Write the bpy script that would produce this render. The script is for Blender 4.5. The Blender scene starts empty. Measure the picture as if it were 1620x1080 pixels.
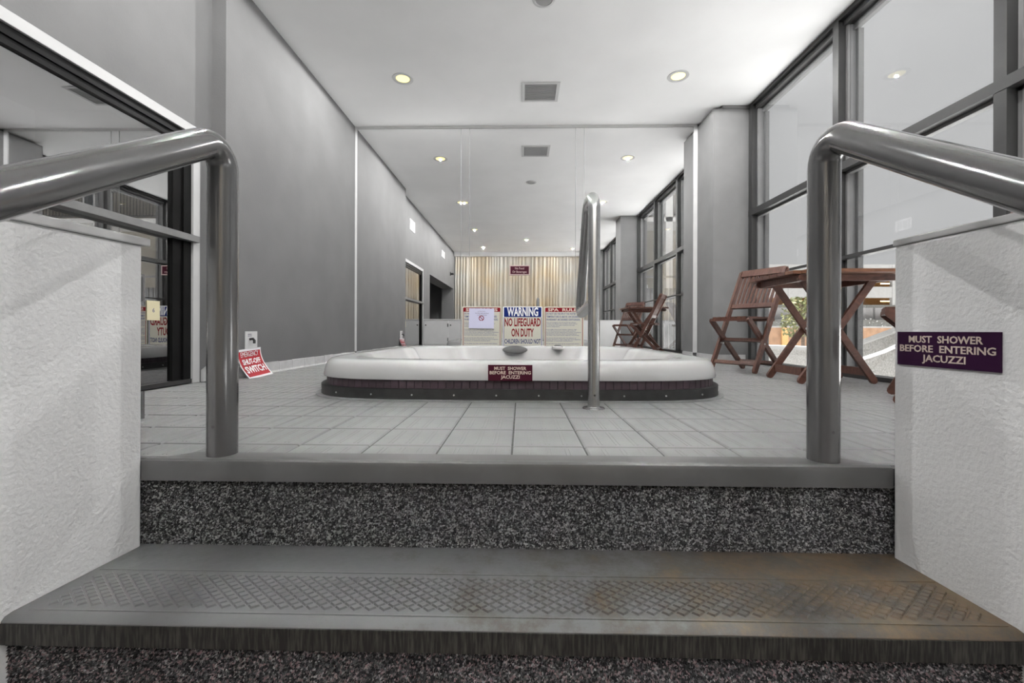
import bpy, bmesh, math, random
import numpy as np
from mathutils import Vector, Matrix
random.seed(7); rng = np.random.default_rng(7)
scene = bpy.context.scene
C = scene.collection
PI = math.pi

# ------------------------------------------------------------------ camera
F, YAW, ROLL, CYP, H = 680.0, 0.02115, 0.0031, 522.5, 0.334
_f = Vector((-math.sin(YAW), math.cos(YAW), 0)); _r0 = Vector((math.cos(YAW), math.sin(YAW), 0)); _u0 = Vector((0, 0, 1))
_r = _r0*math.cos(ROLL) + _u0*math.sin(ROLL); _u = -_r0*math.sin(ROLL) + _u0*math.cos(ROLL)
cd = bpy.data.cameras.new('camera'); cam = bpy.data.objects.new('camera', cd); C.objects.link(cam)
cd.sensor_width = 36; cd.lens = F/1620*36; cd.shift_y = -(540-CYP)/1620
cd.clip_start = 0.01; cd.clip_end = 500
cam.matrix_world = Matrix(((_r.x, _u.x, -_f.x, 0), (_r.y, _u.y, -_f.y, 0), (_r.z, _u.z, -_f.z, H), (0, 0, 0, 1)))
scene.camera = cam

# ------------------------------------------------------------------ sky, sun, exposure
world = bpy.data.worlds.new('sky'); scene.world = world; world.use_nodes = True
bg = world.node_tree.nodes['Background']; bg.inputs[0].default_value = (1, 1, 1, 1); bg.inputs[1].default_value = 0.56
sd = bpy.data.lights.new('sun', 'SUN'); sd.energy = 31.0; sd.angle = 0.03; sd.color = (1.0, 0.99, 0.975)
so = bpy.data.objects.new('sun', sd); C.objects.link(so); so.location = (-20, -20, 30)
so.rotation_euler = Vector((0.06, -0.10, -0.99)).to_track_quat('-Z', 'Y').to_euler()
LAMP_W = 18.5
vs = scene.view_settings
vs.view_transform = 'Standard'; vs.look = 'None'; vs.gamma = 1; vs.use_curve_mapping = False; vs.exposure = 0.0

# ------------------------------------------------------------------ materials
MATS = {}
def mat(name, col, rough=.6, metal=0.0, var=0.0, vscale=8.0, bump=0.0, bscale=60.0, spec=.5, col2=None, emit=None, coat=0.0, detail=4.0):
    if name in MATS: return MATS[name]
    m = bpy.data.materials.new(name); m.use_nodes = True
    nt = m.node_tree; b = nt.nodes['Principled BSDF']; L = nt.links
    b.inputs['Base Color'].default_value = (*col, 1); b.inputs['Roughness'].default_value = rough
    b.inputs['Metallic'].default_value = metal; b.inputs['Specular IOR Level'].default_value = spec
    b.inputs['Coat Weight'].default_value = coat
    if emit: b.inputs['Emission Color'].default_value = (*emit[0], 1); b.inputs['Emission Strength'].default_value = emit[1]
    if var or bump or col2:
        tc = nt.nodes.new('ShaderNodeTexCoord')
    if var or col2:
        n = nt.nodes.new('ShaderNodeTexNoise'); n.inputs['Scale'].default_value = vscale; n.inputs['Detail'].default_value = detail
        L.new(tc.outputs['Object'], n.inputs['Vector'])
        r = nt.nodes.new('ShaderNodeValToRGB'); L.new(n.outputs['Fac'], r.inputs['Fac'])
        c2 = col2 if col2 else tuple(min(1, c*(1+var)) for c in col)
        c1 = col if col2 else tuple(c*(1-var) for c in col)
        r.color_ramp.elements[0].position = .35; r.color_ramp.elements[1].position = .65
        r.color_ramp.elements[0].color = (*c1, 1); r.color_ramp.elements[1].color = (*c2, 1)
        L.new(r.outputs['Color'], b.inputs['Base Color'])
    if bump:
        n2 = nt.nodes.new('ShaderNodeTexNoise'); n2.inputs['Scale'].default_value = bscale; n2.inputs['Detail'].default_value = 3
        L.new(tc.outputs['Object'], n2.inputs['Vector'])
        bp = nt.nodes.new('ShaderNodeBump'); bp.inputs['Strength'].default_value = bump; bp.inputs['Distance'].default_value = .01
        L.new(n2.outputs['Fac'], bp.inputs['Height']); L.new(bp.outputs['Normal'], b.inputs['Normal'])
    MATS[name] = m; return m
def g(v): return (v, v, v)
def wood(name, c1, c2, rough=.42):
    if name in MATS: return MATS[name]
    m = bpy.data.materials.new(name); m.use_nodes = True; nt = m.node_tree; b = nt.nodes['Principled BSDF']; L = nt.links
    tc = nt.nodes.new('ShaderNodeTexCoord'); mp = nt.nodes.new('ShaderNodeMapping'); mp.inputs['Scale'].default_value = (9, 60, 14)
    L.new(tc.outputs['Object'], mp.inputs['Vector'])
    n = nt.nodes.new('ShaderNodeTexNoise'); n.inputs['Scale'].default_value = 1.6; n.inputs['Detail'].default_value = 6; n.inputs['Distortion'].default_value = .8
    L.new(mp.outputs['Vector'], n.inputs['Vector'])
    r = nt.nodes.new('ShaderNodeValToRGB'); r.color_ramp.elements[0].position = .3; r.color_ramp.elements[1].position = .7
    r.color_ramp.elements[0].color = (*c1, 1); r.color_ramp.elements[1].color = (*c2, 1)
    L.new(n.outputs['Fac'], r.inputs['Fac']); L.new(r.outputs['Color'], b.inputs['Base Color']); b.inputs['Roughness'].default_value = rough
    MATS[name] = m; return m
def glass(name, tint, refl):
    m = bpy.data.materials.new(name); m.use_nodes = True; nt = m.node_tree; L = nt.links
    nt.nodes.remove(nt.nodes['Principled BSDF']); out = nt.nodes['Material Output']
    t = nt.nodes.new('ShaderNodeBsdfTransparent'); t.inputs[0].default_value = (*tint, 1)
    gl = nt.nodes.new('ShaderNodeBsdfGlossy'); gl.inputs['Roughness'].default_value = 0.0; gl.inputs['Color'].default_value = (.95, .95, .95, 1)
    fr = nt.nodes.new('ShaderNodeFresnel'); 
    ge = nt.nodes.new('ShaderNodeNewGeometry'); mi = nt.nodes.new('ShaderNodeMapRange'); mi.inputs[3].default_value = 1.5; mi.inputs[4].default_value = 1/1.5
    L.new(ge.outputs['Backfacing'], mi.inputs[0]); L.new(mi.outputs[0], fr.inputs['IOR'])   # same pane reflection on either face
    ad = nt.nodes.new('ShaderNodeMath'); ad.operation = 'ADD'; ad.use_clamp = True; ad.inputs[1].default_value = refl
    L.new(fr.outputs[0], ad.inputs[0]); mx = nt.nodes.new('ShaderNodeMixShader')
    L.new(ad.outputs[0], mx.inputs[0]); L.new(t.outputs[0], mx.inputs[1]); L.new(gl.outputs[0], mx.inputs[2]); L.new(mx.outputs[0], out.inputs[0])
    MATS[name] = m; return m
def carpet(name, reds):
    m = bpy.data.materials.new(name); m.use_nodes = True; nt = m.node_tree; b = nt.nodes['Principled BSDF']; L = nt.links
    tc = nt.nodes.new('ShaderNodeTexCoord'); v = nt.nodes.new('ShaderNodeTexVoronoi'); v.inputs['Scale'].default_value = 250
    L.new(tc.outputs['Object'], v.inputs['Vector'])
    s = nt.nodes.new('ShaderNodeSeparateColor'); L.new(v.outputs['Color'], s.inputs[0])
    r = nt.nodes.new('ShaderNodeValToRGB'); e = r.color_ramp.elements
    e[0].position = 0; e[0].color = (.028, .028, .03, 1); e[1].position = 1; e[1].color = (.50, .50, .50, 1)
    k = e.new(.45); k.color = (.07, .07, .072, 1); k = e.new(.72); k.color = (.20, .20, .205, 1)
    if reds: k = e.new(.86); k.color = (.34, .23, .24, 1)
    L.new(s.outputs[0], r.inputs['Fac']); L.new(r.outputs['Color'], b.inputs['Base Color']); b.inputs['Roughness'].default_value = .95
    b.inputs['Specular IOR Level'].default_value = .1
    MATS[name] = m; return m
def rubber(name):
    # grey moulded rubber, worn to rust brown in blotches towards the window end of the step
    m = bpy.data.materials.new(name); m.use_nodes = True; nt = m.node_tree; b = nt.nodes['Principled BSDF']; L = nt.links
    tc = nt.nodes.new('ShaderNodeTexCoord'); n = nt.nodes.new('ShaderNodeTexNoise'); n.inputs['Scale'].default_value = 9; n.inputs['Detail'].default_value = 10; n.inputs['Roughness'].default_value = .78
    L.new(tc.outputs['Object'], n.inputs['Vector'])
    sx = nt.nodes.new('ShaderNodeSeparateXYZ'); L.new(tc.outputs['Object'], sx.inputs[0])
    mr = nt.nodes.new('ShaderNodeMapRange'); mr.inputs[1].default_value = -.5; mr.inputs[2].default_value = .8; mr.inputs[3].default_value = -.22; mr.inputs[4].default_value = .13
    L.new(sx.outputs[0], mr.inputs[0]); ad = nt.nodes.new('ShaderNodeMath'); ad.operation = 'ADD'; L.new(n.outputs['Fac'], ad.inputs[0]); L.new(mr.outputs[0], ad.inputs[1])
    r = nt.nodes.new('ShaderNodeValToRGB'); e = r.color_ramp.elements
    e[0].position = .38; e[0].color = (.135, .135, .138, 1); e[1].position = .70; e[1].color = (.165, .115, .068, 1)
    k = e.new(.52); k.color = (.092, .084, .076, 1)
    L.new(ad.outputs[0], r.inputs['Fac']); L.new(r.outputs['Color'], b.inputs['Base Color']); b.inputs['Roughness'].default_value = .38
    n2 = nt.nodes.new('ShaderNodeTexNoise'); n2.inputs['Scale'].default_value = 60; n2.inputs['Detail'].default_value = 6
    L.new(tc.outputs['Object'], n2.inputs['Vector']); bp = nt.nodes.new('ShaderNodeBump'); bp.inputs['Strength'].default_value = .15; bp.inputs['Distance'].default_value = .004
    L.new(n2.outputs['Fac'], bp.inputs['Height']); L.new(bp.outputs['Normal'], b.inputs['Normal'])
    m2 = nt.nodes.new('ShaderNodeMapRange'); m2.inputs[3].default_value = .22; m2.inputs[4].default_value = .55; L.new(n2.outputs['Fac'], m2.inputs[0]); L.new(m2.outputs[0], b.inputs['Roughness'])
    MATS[name] = m; return m

M_ceil = mat('ceiling_paint', g(.90), .9, var=.02, vscale=2, bump=.03, bscale=40)
M_wall = mat('charcoal_paint', g(.145), .75, var=.06, vscale=3, bump=.12, bscale=90)
M_pillar = mat('pillar_paint', g(.17), .75, var=.06, vscale=4, bump=.12, bscale=90)
M_stucco = mat('white_stucco', g(.84), .85, var=.02, vscale=6, bump=.30, bscale=110)
M_white = mat('white_paint', g(.60), .5, var=.02, vscale=10)
M_dtrim = mat('door_trim_white', g(.46), .5, var=.02)
M_trim = mat('pale_grey_trim', g(.62), .5, var=.03)
M_seam = mat('mirror_joint', g(.22), .5)
M_mirror = mat('mirror_silver', g(.90), 0.0, 1.0)
M_blackfr = mat('black_anodised', g(.006), .4, .0, var=.2, spec=.12)
M_frame = mat('dark_window_frame', g(.032), .4, .0, var=.1, spec=.35)
M_frame2 = mat('grey_window_stop', g(.15), .5, .0, var=.08)
M_grain = mat('textured_film', g(.11), .8, var=.15, vscale=120, bump=.2, bscale=200)
M_glass = glass('window_glass', (.96, .965, .97), 0.0)
M_dglass = glass('tinted_door_glass', (.42, .42, .43), .40)
M_tile = mat('grey_floor_tile', g(.24), .42, var=.07, vscale=5, bump=.06, bscale=120)
M_grout = mat('dark_grout', g(.10), .9, var=.2, vscale=30)
M_base = mat('cove_tile', g(.50), .55, var=.08, vscale=14)
M_acry = mat('white_acrylic', g(.50), .22, var=.0, coat=.3)
M_slat = mat('plum_slat', (.058, .038, .048), .5, var=.25, vscale=12)
M_kick = mat('black_kickboard', g(.022), .5, var=.25, vscale=20)
M_screw = mat('screw_steel', g(.62), .3, 1.0)
M_steel = mat('brushed_steel', g(.55), .27, 1.0, var=.05, vscale=30)
M_pipe = mat('grey_enamel', g(.15), .17, .5, var=.04, vscale=10, coat=.6)
M_nose = mat('grey_nosing', g(.105), .30, .1, var=.1, vscale=9)
M_rub = rubber('worn_rubber')
M_carp = carpet('black_fleck_carpet', False); M_carp2 = carpet('plum_fleck_carpet', True)
M_wood = wood('red_brown_hardwood', (.065, .026, .018), (.145, .060, .040))
M_wood2 = wood('orange_brown_hardwood', (.12, .05, .028), (.22, .10, .055))
M_black = mat('black_plastic', g(.02), .4)
M_maroon = mat('maroon_plastic', (.060, .008, .02), .5, spec=.12); M_plum = mat('plum_plastic', (.034, .008, .036), .5, spec=.12)
M_cream = mat('cream_lettering', (.70, .58, .50), .6)
M_cream2 = mat('sign_cream', (.60, .585, .50), .5); M_swhite = mat('sign_white', (.80, .80, .82), .5)
M_blue = mat('sign_blue', (.006, .02, .15), .5, spec=.15); M_red = mat('sign_red', (.22, .006, .014), .5, spec=.15)
M_emred = mat('emergency_red', (.36, .010, .018), .5, spec=.2); M_pink = mat('sign_rose', (.55, .42, .40), .5)
M_ltblue = mat('ink_blue', (.03, .05, .22), .6)
M_paper = mat('lilac_paper', (.62, .62, .80), .8)
M_ink = mat('grey_ink', (.20, .18, .24), .8)
M_curt = mat('beige_curtain', (.56, .545, .51), .9, col2=(.58, .48, .34), vscale=.9)
M_vent = mat('vent_grey', g(.38), .6); M_dark = mat('dark_recess', g(.03), .8)
M_lens = mat('lamp_lens', (.9, .85, .6), .5, emit=((1.0, .86, .32), 1.25))
M_conc = mat('pale_concrete', (.30, .295, .285), .9, var=.05, vscale=3)
M_grav = mat('pebble_concrete', (.32, .31, .29), .95, var=.22, vscale=60, bump=.3, bscale=80)
M_ground = mat('paving', (.52, .52, .515), .95, var=.08, vscale=1.5)
M_warm = mat('glow_tinted_plaster', (.52, .30, .12), .9, var=.1)  # warm glow on garage wall and boundary piers, put into the plaster colour
M_gwall = mat('grey_panel', (.32, .315, .315), .8, var=.05)
M_hedge = mat('hedge_leaf', (.07, .07, .06), .8, col2=(.20, .20, .19), vscale=30)
M_brick = mat('tan_brick', (.30, .18, .11), .9, var=.15, vscale=6)
M_leaf = mat('leaf_green', (.07, .09, .03), .7, col2=(.19, .18, .07), vscale=9)
M_bark = mat('bark', (.10, .07, .05), .9, var=.2)
M_beige = mat('beige_render', (.22, .202, .172), .9, var=.04, vscale=2); M_fence = mat('fence_slat_grey', g(.10), .7, var=.15)
M_dglz = mat('dark_pane', (.10, .11, .12), .15)
M_lamp2 = mat('garage_lamp', (.9, .8, .6), .5, emit=((1, .66, .30), 22.0))
M_yel = mat('yellow_notice', (.66, .60, .40), .7)

# ------------------------------------------------------------------ mesh helpers
class MB:
    def __init__(s): s.v = []; s.f = []
    def add(s, vs_, fs):
        o = len(s.v); s.v += [tuple(map(float, p)) for p in vs_]; s.f += [tuple(i+o for i in q) for q in fs]; return s
    def box(s, x0, x1, y0, y1, z0, z1):
        return s.add([(x0,y0,z0),(x1,y0,z0),(x1,y1,z0),(x0,y1,z0),(x0,y0,z1),(x1,y0,z1),(x1,y1,z1),(x0,y1,z1)],
                     [(0,3,2,1),(4,5,6,7),(0,1,5,4),(1,2,6,5),(2,3,7,6),(3,0,4,7)])
    def bar(s, p0, p1, side, w, t, round_=True, n=5):
        # flat timber from p0 to p1: w across (in the plane normal to side), t along side, half-round ends
        p0 = Vector(p0); p1 = Vector(p1); d = (p1-p0); L = d.length; d.normalize(); sd_ = Vector(side).normalized(); up = sd_.cross(d).normalized()
        prof = []
        if round_:
            for c, a0 in ((L-w/2, -PI/2), (w/2, PI/2)):
                for k in range(n+1):
                    a = a0+PI*k/n; prof.append((c+math.cos(a)*w/2, math.sin(a)*w/2))
        else: prof = [(0,-w/2),(L,-w/2),(L,w/2),(0,w/2)]
        m = len(prof); vv = []
        for q in (-t/2, t/2):
            for a, b in prof: vv.append(p0+d*a+up*b+sd_*q)
        return s.add(vv, [tuple(range(m))[::-1], tuple(range(m, 2*m))]+[(i, (i+1) % m, m+(i+1) % m, m+i) for i in range(m)])
    def tube(s, pts, rad, n=20, cap=True):
        pts = [Vector(p) for p in pts]; rings = []; prev = None
        for i, p in enumerate(pts):
            t = (pts[min(i+1, len(pts)-1)]-pts[max(i-1, 0)]).normalized()
            if prev is None:
                a = Vector((1, 0, 0)) if abs(t.x) < .9 else Vector((0, 1, 0)); nrm = (a-t*a.dot(t)).normalized()
            else: nrm = (prev-t*prev.dot(t)).normalized()
            prev = nrm; b = t.cross(nrm)
            rings.append([p+nrm*rad*math.cos(2*PI*k/n)+b*rad*math.sin(2*PI*k/n) for k in range(n)])
        vv = [q for r_ in rings for q in r_]; ff = []
        for i in range(len(rings)-1):
            for k in range(n): ff.append((i*n+k, i*n+(k+1) % n, (i+1)*n+(k+1) % n, (i+1)*n+k))
        if cap: ff.append(tuple(range(n))[::-1]); ff.append(tuple(range((len(rings)-1)*n, len(rings)*n)))
        return s.add(vv, ff)
    def lathe(s, prof, c, n=32, axis='Z'):
        vv = []; ff = []
        for r_, z in prof:
            for k in range(n):
                a = 2*PI*k/n; q = (r_*math.cos(a), r_*math.sin(a), z)
                if axis == 'X': q = (q[2], q[0], q[1])
                if axis == 'Y': q = (q[0], q[2], q[1])
                vv.append((c[0]+q[0], c[1]+q[1], c[2]+q[2]))
        for i in range(len(prof)-1):
            for k in range(n): ff.append((i*n+k, i*n+(k+1) % n, (i+1)*n+(k+1) % n, (i+1)*n+k))
        ff.append(tuple(range(n))[::-1]); ff.append(tuple(range((len(prof)-1)*n, len(prof)*n)))
        return s.add(vv, ff)
    def prism(s, poly, axis, a0, a1):
        m = len(poly); vv = []
        for a in (a0, a1):
            for p, q in poly: vv.append({'X': (a, p, q), 'Y': (p, a, q), 'Z': (p, q, a)}[axis])
        return s.add(vv, [tuple(range(m))[::-1], tuple(range(m, 2*m))]+[(i, (i+1) % m, m+(i+1) % m, m+i) for i in range(m)])
    def mesh(s, name, smooth=False, bevel=0, off=(0, 0, 0)):
        me = bpy.data.meshes.new(name); me.from_pydata([(a-off[0], b-off[1], c-off[2]) for a, b, c in s.v], [], s.f)
        bm = bmesh.new(); bm.from_mesh(me); bmesh.ops.recalc_face_normals(bm, faces=bm.faces)
        if bevel: bmesh.ops.bevel(bm, geom=list(bm.edges), offset=bevel, segments=2, affect='EDGES', profile=.5)
        bm.to_mesh(me); bm.free()
        if smooth:
            me.polygons.foreach_set('use_smooth', [True]*len(me.polygons)); me.set_sharp_from_angle(angle=math.radians(38))
        return me
    def build(s, name, m, parent=None, smooth=False, bevel=0, local=False):
        off = (0, 0, 0) if local or parent is None else wloc(parent)
        me = s.mesh(name, smooth, bevel, off); me.materials.append(m); return link(name, me, parent)
def wloc(o):
    v = Vector(o.location)
    while o.parent: o = o.parent; v += o.location
    return v
def link(name, me, parent=None):
    o = bpy.data.objects.new(name, me); C.objects.link(o)
    if parent: o.parent = parent
    return o
def tag(o, label, cat=None, group=None, kind=None):
    o['label'] = label
    if cat: o['category'] = cat
    if group: o['group'] = group
    if kind: o['kind'] = kind
    return o
def thing(name, label, cat, loc=(0, 0, 0), rotz=0, group=None, kind=None):
    o = bpy.data.objects.new(name, None); C.objects.link(o); o.location = loc; o.rotation_euler = (0, 0, rotz); o.empty_display_size = .1
    return tag(o, label, cat, group, kind)
def B(x0, x1, y0, y1, z0, z1): return MB().box(x0, x1, y0, y1, z0, z1)
def arc_path(pts, rad, n=8):
    # polyline with rounded corners
    pts = [Vector(p) for p in pts]; out = [pts[0]]
    for i in range(1, len(pts)-1):
        a = (pts[i-1]-pts[i]).normalized(); b = (pts[i+1]-pts[i]).normalized(); ang = a.angle(b); d = rad/math.tan(ang/2)
        p0 = pts[i]+a*d; p1 = pts[i]+b*d; cen = pts[i]+(a+b).normalized()*(rad/math.sin(ang/2)); u = p0-cen; w = p1-cen; tot = u.angle(w); ax = u.cross(w).normalized()
        for k in range(n+1): out.append(cen+Matrix.Rotation(tot*k/n, 3, ax) @ u)
    out.append(pts[-1]); return out
def text_data(body, size, width=None, bold=0.0, align='CENTER', ext=.0004, space=1.0, spacew=1.0):
    cu = bpy.data.curves.new('lettering', 'FONT'); cu.body = body; cu.size = size; cu.align_x = align; cu.align_y = 'CENTER'
    cu.offset = bold*size; cu.extrude = ext; cu.resolution_u = 2; cu.space_character = space; cu.space_word = spacew
    o = bpy.data.objects.new('lettering', cu); C.objects.link(o); bpy.context.view_layer.update()
    me = bpy.data.meshes.new_from_object(o.evaluated_get(bpy.context.evaluated_depsgraph_get())); bpy.data.objects.remove(o); bpy.data.curves.remove(cu)
    n = len(me.vertices); co = np.zeros(n*3); me.vertices.foreach_get('co', co); co = co.reshape(-1, 3)
    if width and n:
        w = co[:, 0].max()-co[:, 0].min(); k = width/w; mid = (co[:, 0].max()+co[:, 0].min())/2
        co[:, 0] = (co[:, 0]-mid)*k if align == 'CENTER' else (co[:, 0]-co[:, 0].min())*k
        me.vertices.foreach_set('co', co.ravel())
    return me, co
def text(name, body, size, fn, m, parent, width=None, bold=.012, align='CENTER', space=1.0, spacew=1.0):
    # fn maps the flat letter plane (x, y, depth) into the world
    me, co = text_data(body, size, width, bold, align, space=space, spacew=spacew); off = wloc(parent)
    new = np.array([tuple(Vector(fn(*p))-off) for p in co]) if len(co) else co
    me.vertices.foreach_set('co', new.ravel()); me.materials.clear(); me.materials.append(m); me.update()
    return link(name, me, parent)

# ================================================================== SETTING
ZC, YM, XL, XR, XLR, ZLOW = 2.72, 5.015, -1.955, 2.40, -2.05, -.42
TW = .206; X0 = -.0244; Y0 = 1.2376
TX, TY, TA, TB = -.016, 3.10, 1.085, 1.085     # spa centre and half sizes

# --- deck floor with its own tiles
floor = MB().box(XLR-.1, TX-.9, 1.085, YM, -.40, -.005).box(TX+.9, XR+.12, 1.085, YM, -.40, -.005)
floor.box(TX-.9, TX+.9, 1.085, TY-.9, -.40, -.005).box(TX-.9, TX+.9, TY+.9, YM, -.40, -.005)
floor.box(XLR-.1, -.985, 1.0685, 1.085, -.40, -.005).box(.93, XR+.12, 1.0635, 1.085, -.40, -.005)
floor = tag(floor.build('floor', M_grout), 'raised grey tiled deck around the spa', 'floor', kind='structure')
def tile_mesh(w, d):
    b = MB(); gp = .003; x0, x1, y0, y1 = -w/2+gp, w/2-gp, -d/2+gp, d/2-gp; c = .004; z = 0.0
    b.add([(x0,y0,-.012),(x1,y0,-.012),(x1,y1,-.012),(x0,y1,-.012),(x0,y0,-.003),(x1,y0,-.003),(x1,y1,-.003),(x0,y1,-.003),
           (x0+c,y0+c,z),(x1-c,y0+c,z),(x1-c,y1-c,z),(x0+c,y1-c,z)],
          [(0,1,5,4),(1,2,6,5),(2,3,7,6),(3,0,4,7),(4,5,9,8),(5,6,10,9),(6,7,11,10),(7,4,8,11),(8,9,10,11)])
    if w > .15 and d > .1:
        for q in (.25, .5, .75):
            for e in (-.0055, .0055):
                xx = -w/2+w*q+e; b.add([(xx-.0022,y0+.02,z),(xx+.0022,y0+.02,z),(xx+.0022,y1-.02,z),(xx-.0022,y1-.02,z),(xx-.0009,y0+.022,z+.0012),(xx+.0009,y0+.022,z+.0012),(xx+.0009,y1-.022,z+.0012),(xx-.0009,y1-.022,z+.0012)],
                      [(0,1,5,4),(1,2,6,5),(2,3,7,6),(3,0,4,7),(4,5,6,7)])
    me = b.mesh('tile'); me.materials.append(M_tile); return me
cells = []; cache = {}
for i in range(-11, 13):
    for j in range(-1, 20):
        a0, a1 = max(X0+i*TW, -2.04), min(X0+(i+1)*TW, XR-.005); b0, b1 = max(Y0+j*TW, 1.105), min(Y0+(j+1)*TW, YM-.012)
        if b1 > 2.8: a0 = max(a0, XL+.02)
        if a1-a0 < .02 or b1-b0 < .02: continue
        if a0 > TX-.98 and a1 < TX+.98 and b0 > TY-.98 and b1 < TY+.98: continue
        if a1 < -.94 and b1 < 1.08: continue
        cells.append((a0, a1, b0, b1))
cells.sort(key=lambda c: math.hypot((c[0]+c[1])/2, (c[2]+c[3])/2))
restm = MB()
for k, (a0, a1, b0, b1) in enumerate(cells):
    key = (round(a1-a0, 3), round(b1-b0, 3)); cx, cy = (a0+a1)/2, (b0+b1)/2
    if key not in cache: cache[key] = tile_mesh(*key)
    if k < 298:
        o = link('floor_tile', cache[key], floor); o.location = (cx, cy, 0)
    else:
        me = cache[key]; restm.add([(v.co.x+cx, v.co.y+cy, v.co.z) for v in me.vertices], [tuple(p.vertices) for p in me.polygons])
if restm.v: restm.build('far_floor_tiles', M_tile, floor)['kind'] = 'stuff'

low = tag(B(XLR-.1, XR+.12, -3.5, 1.085, ZLOW-.12, ZLOW).build('floor', M_carp2), 'dark flecked carpet floor below the stair', 'floor', kind='structure')

# --- ceiling
ceil = tag(B(XLR-.4, XR+.25, -3.5, YM+.1, ZC, ZC+.2).build('ceiling', M_ceil), 'pale grey painted flat ceiling over the spa room', 'ceiling', kind='structure')

# --- left wall: plain part beside the spa, recessed part with door and opening
wl = MB().box(XLR-.35, XL, 2.8, YM+.1, -.4, ZC)
wl.box(XLR-.35, XLR, 2.69, 2.8, -.4, ZC).box(XLR-.35, XLR, 1.13, 2.69, 1.60, ZC).box(XLR-.35, XLR, .43, 1.13, ZLOW, ZC)
wl.box(XLR-.35, XLR, -2.9, .43, 1.585, ZC).box(XLR-.35, XLR, -3.5, -2.9, ZLOW, ZC)
tag(wl.build('wall_left', M_wall), 'dark grey painted wall with a recess for the sliding door', 'wall', kind='structure')
# room behind the tinted door and the passage behind the opening
ad_ = MB().box(-5.2, -5.1, -3.4, 4.5, -.5, 2.72).box(-5.2, -2.4, 4.4, 4.5, -.5, 2.72).box(-5.2, -2.4, .43, .53, -.5, 2.72).box(-5.2, -2.4, -3.4, -3.3, -.5, 2.72)
ad_.box(-5.2, -2.4, -3.4, 4.5, -.52, -.42).box(-5.2, -2.4, -3.4, 4.5, 2.62, 2.72)
tag(ad_.build('wall_side_room', M_wall), 'dim side room walls seen through the tinted door glass', 'wall', kind='structure')
bb = thing('baseboard_left', 'pale cove tiles along the foot of the left wall', 'baseboard', (XL, 3.9, 0), kind='structure')
y = 2.815; k = 0
while y < YM-.03:
    d = min(.2, YM-.02-y); h = .082+random.uniform(-.003, .003)
    MB().prism([(XL, 0), (XL+.022, 0), (XL+.013, .014), (XL+.011, h-.006), (XL+.004, h), (XL, h)], 'Y', y+.0015, y+d-.0015).build('cove_tile', M_base, bb); y += .2
MB().prism([(2.71, 0), (2.79, 0), (2.79, .10), (2.75, .095), (2.71, .075)], 'X', XLR, XLR+.02).build('cove_tile', M_base, bb)
# --- sliding door
d1 = thing('door_1', 'black framed sliding glass door with white trim in left wall', 'door', (XLR, 1.9, 0), kind='structure')
B(XLR-.05, XLR+.012, 2.63, 2.685, 0, 1.60).build('trim_board', M_dtrim, d1, bevel=.002)
B(XLR-.05, XLR+.012, 1.10, 1.15, 0, 1.60).build('trim_board', M_dtrim, d1, bevel=.002)
B(XLR-.05, XLR+.013, 1.10, 2.685, 1.545, 1.60).build('trim_board', M_dtrim, d1, bevel=.002)
MB().box(XLR-.06, XLR-.002, 2.57, 2.628, .02, 1.545).box(XLR-.045, XLR-.012, 2.50, 2.567, .02, 1.53).build('door_jamb', M_blackfr, d1)
MB().box(XLR-.06, XLR-.002, 1.15, 1.21, .02, 1.545).build('door_jamb', M_blackfr, d1)
MB().box(XLR-.06, XLR-.002, 1.15, 2.63, 1.505, 1.545).box(XLR-.05, XLR-.012, 1.21, 2.57, 1.47, 1.503).build('door_head', M_blackfr, d1)
MB().box(XLR-.06, XLR+.004, 1.15, 2.63, .004, .028).build('door_track', M_frame, d1)
B(XLR-.035, XLR+.035, 1.12, 2.655, .875, .915).build('push_rail', mat('rail_grey', g(.16), .5, var=.1), d1, bevel=.002)
B(XLR-.034, XLR-.028, 1.20, 2.51, .028, .89).build('pane', M_dglass, d1)
B(XLR-.034, XLR-.028, 1.20, 2.51, .89, 1.475).build('pane', M_dglass, d1)
nt_ = B(XLR-.026, XLR-.024, 2.34, 2.425, .385, .495).build('notice', M_yel); tag(nt_, 'small yellow paper notice stuck on the tinted door glass', 'notice')
text('lettering', '6', .032, lambda x, y, z: (XLR-.0238+z, 2.382+x, .44+y), M_ink, nt_, bold=.02)

# --- mirror wall
wb = tag(B(XLR-.35, XR+.25, YM+.008, YM+.15, -.4, ZC).build('wall_back', M_wall), 'end wall behind the mirrors', 'wall', kind='structure')
def mpanel(x0, x1, label, rot=0.0):
    o = MB().box(-(x1-x0)/2, (x1-x0)/2, -.003, .003, .06, 2.69).build('mirror_panel', M_mirror); o.location = ((x0+x1)/2, YM, 0); o.rotation_euler = (0, 0, rot)
    return tag(o, label, 'mirror', 'wall mirrors behind the spa')
mpanel(-1.932, -.709, 'wide wall mirror beside the dark left wall')
mpanel(-.607, .627, 'wide wall mirror in the middle, behind the warning sign')
mpanel(.729, 1.985, 'wide wall mirror beside the right pillar')
mpanel(-.706, -.610, 'narrow wall mirror strip left of the warning sign', -.0105)
mpanel(.630, .726, 'narrow wall mirror strip behind the steel grab rail', .002)
def trim(n, x0, x1, z0, z1, lab, dy=.012):
    return tag(B(x0, x1, YM-dy, YM+.006, z0, z1).build('trim_%d' % n, M_trim if dy > .01 else M_seam), lab, 'trim', kind='structure')
trim(1, XL+.001, -1.934, .085, ZC, 'pale upright strip at the left mirror edge')
trim(2, 1.987, 2.03, .085, ZC, 'pale upright strip at the right mirror edge')
trim(3, -1.934, 1.987, 2.692, ZC-.001, 'pale strip along the top of the mirrors')
trim(4, -1.934, 1.987, 0, .058, 'pale tile strip along the foot of the mirrors')
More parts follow.
